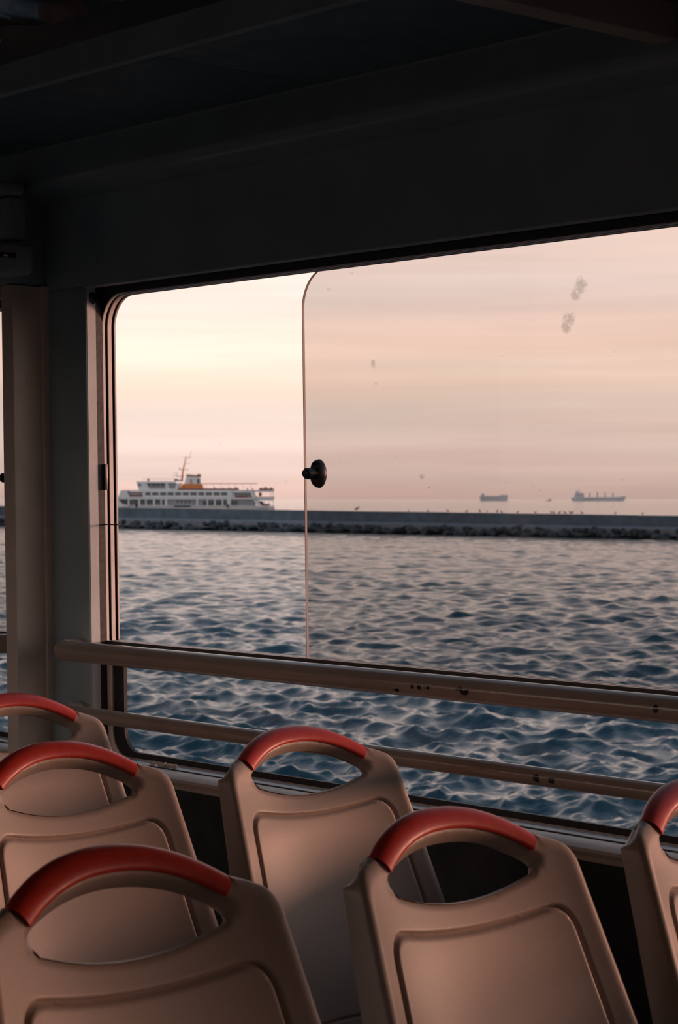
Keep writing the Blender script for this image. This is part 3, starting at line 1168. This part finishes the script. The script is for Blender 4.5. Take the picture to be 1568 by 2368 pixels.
# ------------------------------------------------------------------ gulls
M['gull'] = simple('gull_plumage', (0.10, 0.10, 0.11), 0.8, 0.3, 20)


def gull(r, d, z, kind, label, yaw=0.0, size=1.0):
    bm = bmesh.new()
    if kind == 'sit':
        tube(bm, [(-0.22, 0, 0.16), (-0.10, 0, 0.20), (0.06, 0, 0.24), (0.14, 0, 0.27)], [0.02, 0.09, 0.10, 0.05], 8)
        tube(bm, [(0.12, 0, 0.25), (0.17, 0, 0.36), (0.19, 0, 0.42), (0.26, 0, 0.42)], [0.05, 0.045, 0.055, 0.012], 8)
        for s in (-1, 1):
            tube(bm, [(0.0, s * 0.04, 0.18), (0.0, s * 0.04, 0.0)], 0.012, 5)
    else:
        tube(bm, [(-0.30, 0, 0), (-0.1, 0, 0.0), (0.1, 0, 0.02), (0.26, 0, 0.03)], [0.02, 0.08, 0.09, 0.03], 8)
        for s in (-1, 1):
            vs = [bm.verts.new(q) for q in ((0.12, s * 0.05, 0.05), (-0.08, s * 0.05, 0.05), (-0.06, s * 0.42, 0.20), (0.10, s * 0.45, 0.21), (-0.16, s * 0.85, 0.10), (-0.10, s * 0.86, 0.10))]
            bm.faces.new((vs[0], vs[1], vs[2], vs[3]))
            bm.faces.new((vs[3], vs[2], vs[4], vs[5]))
        bmesh.ops.solidify(bm, geom=[f for f in bm.faces if len(f.verts) == 4 and abs(f.calc_center_median().y) > 0.12], thickness=0.015)
    for v in bm.verts:
        v.co *= size
    o = bm_finish(bm, 'seagull', M['gull'], None, False, True)
    o.location = RD(r, d, z)
    o.rotation_euler.z = yaw
    tag(o, label, 'bird', 'seagulls over and on the breakwater')
    return o


def fly(px, py, d, label, size=1.0, yaw=0.5):
    gull((px - CX) / F_PX * d, d, ZC + (HOR - py) * d / F_PX, 'fly', label, yaw, size)


fly(507, 1029, 330, 'lone gull flying high above the white ferry', 0.55, 2.2)
fly(1440, 1110, 330, 'gull flying above the long cargo ship at far right', 0.75, 2.4)
fly(1232, 1126, 330, 'upper of two gulls flying left of the cargo ship', 0.55, 2.1)
fly(1248, 1134, 340, 'lower of two gulls flying left of the cargo ship', 0.45, 0.9)
fly(992, 1128, 330, 'gull flying low to the right of the black knob', 0.5, 0.6)
fly(660, 1113, 420, 'faint gull flying between the ferry stern and the pane', 0.4, 1.2)

ORD = ['first', 'second', 'third', 'fourth', 'fifth', 'sixth', 'seventh', 'eighth', 'ninth', 'tenth', 'eleventh', 'twelfth', 'thirteenth',
       'fourteenth', 'fifteenth', 'sixteenth', 'seventeenth', 'eighteenth', 'nineteenth', 'twentieth']
NL = [825, 945, 990, 1036, 1079, 1110, 1126, 1150, 1160, 1197, 1238, 1275, 1281, 1294, 1307, 1319, 1324, 1346, 1423, 1486]
for i, px in enumerate(NL):
    # intersect the picture column with the crest line
    tt = (px - CX) / F_PX
    # point on A0 + s*dirv - 1.0*toCam with r/d = tt
    q = A0 - toCam * 1.0
    def rd(p): return p.x * sn + p.y * cs, -p.x * cs + p.y * sn
    rq, dq = rd(q)
    rv, dv = rd(dirv)
    s = (tt * dq - rq) / (rv - tt * dv)
    p = q + dirv * s
    r0, d0 = rd(p)
    gull(r0, d0, SEA_Z + bw_height(s), 'sit', 'perched gull on the breakwater crest, %s from the left' % ORD[i], random.uniform(0, 6), random.uniform(0.8, 1.15) if i != 0 else 1.6)

# ------------------------------------------------------------------ the ferry
M['fwhite'] = simple('ferry_white_paint', (0.78, 0.81, 0.82), 0.5, 0.04, 0.3)
M['fglass'] = simple('ferry_window_glass', (0.04, 0.07, 0.08), 0.25, 0.2, 0.5)
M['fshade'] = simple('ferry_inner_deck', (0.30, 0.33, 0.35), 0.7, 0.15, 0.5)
M['forange'] = simple('ferry_orange_paint', (0.72, 0.27, 0.07), 0.5, 0.08, 0.8)
M['fred'] = simple('ferry_red_bulwark', (0.26, 0.10, 0.085), 0.7, 0.3, 1.2)
M['fblack'] = simple('ferry_black_paint', (0.03, 0.035, 0.04), 0.6, 0.2, 1.0)
M['femblem'] = simple('ferry_red_emblem', (0.60, 0.10, 0.10), 0.5, 0.05, 1.0)
FD = 830.0
PXM = FD / F_PX
fy = empty('ferry', RD((456 - CX) * PXM, FD, SEA_Z))
fy.rotation_euler = (0, 0, math.atan2(cs, sn))       # x = to the right in the picture
tag(fy, 'white passenger ferry with orange mast and funnel passing behind the breakwater', 'ferry')


def fx(px): return (px - 456) * PXM
def fz(py): return (HOR - py) * PXM + 5.0 - 0.004 * 0


HB = 5.6        # half beam; the seen side is at y = -HB


def fbox(name, p0, p1, y0, y1, mat, parent=fy, h0=-HB, h1=HB, bev=0.0):
    return box(name, fx(p0), fx(p1), h0, h1, fz(y1), fz(y0), mat, parent, bev)


def fprism(name, pts, mat, h0, h1, parent=fy):
    n = len(pts)
    bm = bmesh.new()
    a = [bm.verts.new((fx(p), h0, fz(q))) for p, q in pts]
    b_ = [bm.verts.new((fx(p), h1, fz(q))) for p, q in pts]
    bm.faces.new(a)
    bm.faces.new(b_[::-1])
    for i in range(n):
        bm.faces.new((a[i], a[(i + 1) % n], b_[(i + 1) % n], b_[i]))
    return bm_finish(bm, name, mat, parent)


# hull with pointed bow, bulwark
hull = [(272, 1153), (276, 1166), (284, 1186), (628, 1188), (636, 1171), (598, 1171), (596, 1169), (532, 1169), (528, 1171), (524, 1173), (458, 1172.5), (458, 1168), (388, 1167), (386, 1171), (330, 1171), (324, 1171), (296, 1170), (281, 1166)]
bm = bmesh.new()
secs = []
for p, wd in ((266, 0.15), (276, 2.2), (292, 4.4), (320, HB), (590, HB), (620, HB - 0.6), (636, HB - 1.8)):
    zt = fz(1169 if p > 276 else 1160)
    secs.append([bm.verts.new((fx(p), s * wd * f, z)) for s, f, z in ((-1, 0.75, fz(1188)), (-1, 1, zt), (1, 1, zt), (1, 0.75, fz(1188)))])
for a, b_ in zip(secs, secs[1:]):
    for k in range(4):
        bm.faces.new((a[k], a[(k + 1) % 4], b_[(k + 1) % 4], b_[k]))
bm.faces.new(secs[0]); bm.faces.new(secs[-1][::-1])
bm_finish(bm, 'hull', M['fwhite'], fy)
# main deck: inner house in shade, slabs, side frames between openings
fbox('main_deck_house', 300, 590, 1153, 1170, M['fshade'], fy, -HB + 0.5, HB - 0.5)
fprism('bow_frame', [(271, 1153), (278, 1153), (281, 1160), (287, 1166), (300, 1168), (300, 1171), (280, 1171)], M['fwhite'], -HB + 0.6, HB - 0.6)
fbox('bow_house', 281, 300, 1153.5, 1168, M['fglass'], fy, -HB + 1.2, HB - 1.2)
fbox('deck_slab', 270, 634, 1151, 1154.5, M['fwhite'])
for p0, p1 in ((299, 302.5), (323, 327), (339, 342), (357, 361), (374, 377), (384, 389), (456, 460), (480, 483), (497, 500.5), (515, 518), (527, 535)):
    fbox('side_frame', p0, p1, 1153, 1170, M['fwhite'], fy, -HB, HB)
for p0, p1, y0, y1 in ((302.5, 310, 1156, 1165), (312, 323, 1156, 1165), (327, 339, 1155, 1164.5), (342, 357, 1156, 1164.5), (361, 374, 1155, 1164), (377, 384, 1156, 1166),
                       (472, 480, 1158.5, 1168), (483, 497, 1158, 1167), (500.5, 515, 1158, 1167.5), (518, 526, 1158, 1167), (536, 551, 1158, 1167)):
    wn_ = fbox('window', p0, p1, y0, y1, M['fglass'], fy, -HB + 0.25, -HB + 0.6)
for p0 in (411, 420, 429.5, 438.5):
    fbox('window', p0, p0 + 4, 1157.5, 1162, M['fglass'], fy, -HB + 0.38, -HB + 0.6)
fbox('fender_strip', 405, 443, 1169, 1172, M['fblack'], fy, -HB - 0.15, -HB)
for p in (318, 528):
    fbox('fender', p - 2, p + 3, 1166, 1173, M['fblack'], fy, -HB - 0.25, -HB + 0.1)
# upper deck
fprism('upper_deck_side', [(283, 1133.5), (335, 1133.5), (335, 1136), (297, 1136), (303, 1149), (335, 1149), (335, 1152), (274, 1152), (279, 1144)], M['fwhite'], -HB, HB)
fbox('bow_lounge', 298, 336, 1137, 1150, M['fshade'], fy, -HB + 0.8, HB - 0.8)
fbox('bow_bench', 302, 333, 1145, 1149.5, M['fred'], fy, -HB + 0.15, HB - 0.3)
fbox('saloon', 333, 541, 1133, 1152, M['fwhite'])
W0 = [(339, 351), (355, 369), (373, 387), (390, 404), (408, 421), (425, 439), (442.5, 457), (461, 474), (478, 492), (496, 510), (513.5, 527)]
for p0, p1 in W0:
    f_ = fbox('window', p0, p1, 1138.6, 1145.6, M['fglass'], fy, -HB - 0.06, -HB + 0.3)
    for q in (1, 2):
        fbox('mullion', p0 + (p1 - p0) * q / 3 - 0.3, p0 + (p1 - p0) * q / 3 + 0.3, 1138.6, 1145.6, M['fshade'], f_, -HB - 0.12, -HB - 0.05)
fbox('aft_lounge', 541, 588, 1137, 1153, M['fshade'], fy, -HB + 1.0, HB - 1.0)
fbox('aft_bench', 545, 574, 1146, 1153, M['fred'], fy, -HB + 0.2, HB - 0.4)
fprism('aft_frame', [(538, 1133), (588, 1134), (588, 1139.5), (541, 1139.5), (546, 1153), (538, 1153)], M['fwhite'], -HB, HB)
fprism('stern_strut', [(580, 1139), (587, 1139), (597, 1157), (608, 1170), (598, 1171), (588, 1157)], M['fwhite'], -HB, -HB + 0.7)
fprism('stern_strut', [(580, 1139), (587, 1139), (597, 1157), (608, 1170), (598, 1171), (588, 1157)], M['fwhite'], HB - 0.7, HB)
fbox('aft_terrace', 585, 634, 1134, 1137.5, M['fwhite'])
fbox('aft_terrace', 590, 634, 1154, 1157.5, M['fwhite'])
fbox('aft_terrace', 596, 634, 1170, 1173, M['fwhite'])
fbox('terrace_bulwark', 592, 634, 1149, 1154, M['fred'], fy, -HB + 0.1, HB - 0.1)
fbox('terrace_bulwark', 606, 624, 1165, 1170, M['fred'], fy, -HB + 0.2, HB - 0.2)
fprism('stair_screen', [(598, 1159), (606, 1159), (614, 1170), (606, 1170)], M['fblack'], -HB + 0.6, HB - 0.6)
for p, y0, y1 in ((602, 1138, 1149), (627, 1137, 1150), (633, 1136, 1154), (624, 1158, 1170), (632, 1157, 1170), (613, 1158, 1166)):
    fbox('post', p - 0.7, p + 0.7, y0, y1, M['fblack'] if p == 602 else M['fwhite'], fy, -HB + 0.1, -HB + 0.35)
fbox('locker', 599, 605, 1139.5, 1147, M['fblack'], fy, -2, 2)
# bridge deck
fprism('wheelhouse', [(318, 1113.5), (405, 1113.5), (408, 1117.5), (342, 1117.5), (348, 1131), (385, 1131), (385, 1117.5), (390, 1117.5), (395, 1131), (407, 1131), (410, 1117.5), (420, 1117.5), (412, 1133.5), (324, 1133.5), (321, 1125)], M['fwhite'], -HB + 0.4, HB - 0.4)
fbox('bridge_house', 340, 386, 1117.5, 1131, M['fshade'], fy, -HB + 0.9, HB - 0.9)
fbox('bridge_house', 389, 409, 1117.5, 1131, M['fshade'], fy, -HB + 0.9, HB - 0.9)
for k in range(4):
    fbox('bridge_pane', 343 + k * 10.5, 351 + k * 10.5, 1118.5, 1124, M['fglass'], fy, -HB + 0.8, -HB + 0.95)
fbox('front_pane', 323, 329, 1119, 1124, M['fglass'], fy, -HB + 0.35, -HB + 0.5)
fbox('searchlight', 341, 345, 1106, 1113, M['fblack'], fy, -0.5, 0.5, 0.2)
fbox('radar_box', 403, 411, 1107, 1113, M['fshade'], fy, -1, 1)
fbox('radar_box', 412, 420, 1109.5, 1113, M['fshade'], fy, -1, 1)
for p in range(350, 400, 9):
    fbox('rail_post', p - 0.25, p + 0.25, 1107.5, 1113.5, M['fwhite'], fy, -HB + 0.6, -HB + 0.7)
fbox('top_rail', 330, 405, 1107.3, 1108, M['fwhite'], fy, -HB + 0.6, -HB + 0.7)
# funnel
fprism('funnel_base', [(424, 1119), (468, 1119), (471, 1131), (416, 1131)], M['forange'], -2.6, 2.6)
fun = fprism('funnel', [(432, 1100.5), (464, 1102), (466, 1119.5), (427, 1119.5)], M['fwhite'], -2.2, 2.2)
fprism('funnel_stripe', [(431.5, 1099.5), (464.5, 1101), (464.6, 1102.8), (431.2, 1101.2)], M['forange'], -2.3, 2.3, fun)
fprism('funnel_cap', [(432, 1097), (456, 1099), (458, 1096.5), (463, 1096.5), (465, 1101.2), (431, 1100)], M['fblack'], -2.25, 2.25, fun)
fbox('funnel_vent', 457.5, 462, 1107.5, 1118, M['fglass'], fun, -2.35, -2.0)
for sgn in (1, -1):     # crossed mark on the funnel
    fprism('emblem', [(443 - 3.2 * sgn, 1108), (443 - 1.6 * sgn, 1108), (443 + 3.2 * sgn, 1117), (443 + 1.6 * sgn, 1117)], M['femblem'], -2.32 - 0.02 * sgn, -2.1, fun)
fbox('emblem', 440, 446, 1116.5, 1118, M['femblem'], fun, -2.33, -2.1)
# mast, yards and aerials
ms = tube_obj('mast', [(fx(420.5), 0, fz(1113)), (fx(423.5), 0, fz(1087)), (fx(430.5), 0, fz(1058))], [0.42, 0.33, 0.17], M['forange'], fy, 10)
for p0, q0, p1, q1, r_ in ((425.5, 1058, 441.5, 1058.5, 0.09), (431, 1072, 440, 1072, 0.08), (417, 1086, 437, 1086.5, 0.10), (409, 1101, 421, 1103, 0.10),
                           (438.5, 1058, 442.5, 1043, 0.06), (416.5, 1087, 414.5, 1081, 0.14), (408.5, 1101, 408, 1094, 0.10), (400, 1092.5, 410, 1092.8, 0.06), (399, 1099, 408, 1100.5, 0.06)):
    tube_obj('yard', [(fx(p0), 0, fz(q0)), (fx(p1), 0, fz(q1))], r_, M['forange'] if r_ > 0.095 and q0 < 1090 and p0 < 418 and False else M['fblack'] if q0 > 1078 else M['forange'], ms, 6)
# sun deck: awning, posts, benches with passengers' heads as a broken dark line
fbox('awning', 470, 595, 1117.6, 1118.8, M['fred'], fy, -3.0, 3.0)
for p in list(range(478, 596, 17)):
    fbox('awning_post', p - 0.3, p + 0.3, 1118, 1132, M['fshade'], fy, -2.9, -2.75)
fbox('sun_deck_bulwark', 416, 551, 1129.5, 1134, M['fred'], fy, -HB + 0.2, HB - 0.2)
fbox('sun_deck_bulwark', 600, 633, 1129.5, 1134.2, M['fred'], fy, -HB + 0.2, HB - 0.2)
fbox('terrace_edge', 551, 634, 1133.5, 1135.5, M['fwhite'], fy, -HB, HB)
M['fcloth'] = simple('dark_clothes', (0.08, 0.075, 0.085), 0.8, 0.5, 2.0)
HEADS = [(498, 1127.5), (518, 1128.5), (533, 1128), (546, 1126), (551, 1128), (573, 1129), (585, 1129), (605, 1128), (613, 1126.5), (617, 1126), (628, 1127)]
for i, (p, q) in enumerate(HEADS):
    bm = bmesh.new()
    z0, z1 = fz(1134.5), fz(q - 1)
    H_ = 1.72 if z1 - z0 < 1.75 else z1 - z0
    H_ = z1 - fz(1134)
    zb = fz(1134)
    # a standing figure reduced to its outline: legs, torso, shoulders, neck, head, and arms at the sides
    for s in (-1, 1):
        tube(bm, [(s * 0.10, 0, zb), (s * 0.10, 0, zb + H_ * 0.26), (s * 0.09, 0, zb + H_ * 0.50)], [0.06, 0.075, 0.10], 8)
        tube(bm, [(s * 0.21, 0, zb + H_ * 0.80), (s * 0.26, 0.03, zb + H_ * 0.62), (s * 0.24, 0.10, zb + H_ * 0.46)], [0.06, 0.05, 0.035], 8)
    tube(bm, [(0, 0, zb + H_ * 0.47), (0, 0, zb + H_ * 0.62), (0, 0, zb + H_ * 0.76), (0, 0, zb + H_ * 0.83), (0, 0, zb + H_ * 0.87),
              (0, 0, zb + H_ * 0.91), (0, 0, zb + H_ * 0.96), (0, 0, zb + H_)], [0.16, 0.15, 0.20, 0.17, 0.065, 0.10, 0.105, 0.04], 10)
    o = bm_finish(bm, 'person', M['fcloth'], None, False, True, 60)
    o.location = fy.location
    o.rotation_euler = fy.rotation_euler
    o.data.transform(__import__('mathutils').Matrix.Translation((fx(p), -HB + 1.2 + 0.3 * (i % 3), 0.0)))
    tag(o, 'tiny dark-clothed figure on the open top deck of the ferry, %s from the funnel' % ORD[i], 'person', 'passengers on the ferry top deck')

# ------------------------------------------------------------------ ships at anchor on the horizon
M['ship'] = simple('hazed_ship_paint', (0.80, 0.81, 0.83), 0.8, 0.1, 0.05)  # distance haze is put into this pale colour
CD = 4300.0
CM = CD / F_PX


def ship(px0, px1, base, label, parts):
    o = empty('cargo_ship', RD(((px0 + px1) / 2 - CX) * CM, CD, SEA_Z))
    o.rotation_euler = (0, 0, math.atan2(cs, sn))
    tag(o, label, 'ship', 'cargo ships at anchor on the horizon')
    mid = (px0 + px1) / 2
    for nm, pts, hw in parts:
        n = len(pts)
        bm = bmesh.new()
        a = [bm.verts.new(((p - mid) * CM, -hw, max(-1, (base - q) * CM))) for p, q in pts]
        b_ = [bm.verts.new(((p - mid) * CM, hw, max(-1, (base - q) * CM))) for p, q in pts]
        bm.faces.new(a)
        bm.faces.new(b_[::-1])
        for i in range(n):
            bm.faces.new((a[i], a[(i + 1) % n], b_[(i + 1) % n], b_[i]))
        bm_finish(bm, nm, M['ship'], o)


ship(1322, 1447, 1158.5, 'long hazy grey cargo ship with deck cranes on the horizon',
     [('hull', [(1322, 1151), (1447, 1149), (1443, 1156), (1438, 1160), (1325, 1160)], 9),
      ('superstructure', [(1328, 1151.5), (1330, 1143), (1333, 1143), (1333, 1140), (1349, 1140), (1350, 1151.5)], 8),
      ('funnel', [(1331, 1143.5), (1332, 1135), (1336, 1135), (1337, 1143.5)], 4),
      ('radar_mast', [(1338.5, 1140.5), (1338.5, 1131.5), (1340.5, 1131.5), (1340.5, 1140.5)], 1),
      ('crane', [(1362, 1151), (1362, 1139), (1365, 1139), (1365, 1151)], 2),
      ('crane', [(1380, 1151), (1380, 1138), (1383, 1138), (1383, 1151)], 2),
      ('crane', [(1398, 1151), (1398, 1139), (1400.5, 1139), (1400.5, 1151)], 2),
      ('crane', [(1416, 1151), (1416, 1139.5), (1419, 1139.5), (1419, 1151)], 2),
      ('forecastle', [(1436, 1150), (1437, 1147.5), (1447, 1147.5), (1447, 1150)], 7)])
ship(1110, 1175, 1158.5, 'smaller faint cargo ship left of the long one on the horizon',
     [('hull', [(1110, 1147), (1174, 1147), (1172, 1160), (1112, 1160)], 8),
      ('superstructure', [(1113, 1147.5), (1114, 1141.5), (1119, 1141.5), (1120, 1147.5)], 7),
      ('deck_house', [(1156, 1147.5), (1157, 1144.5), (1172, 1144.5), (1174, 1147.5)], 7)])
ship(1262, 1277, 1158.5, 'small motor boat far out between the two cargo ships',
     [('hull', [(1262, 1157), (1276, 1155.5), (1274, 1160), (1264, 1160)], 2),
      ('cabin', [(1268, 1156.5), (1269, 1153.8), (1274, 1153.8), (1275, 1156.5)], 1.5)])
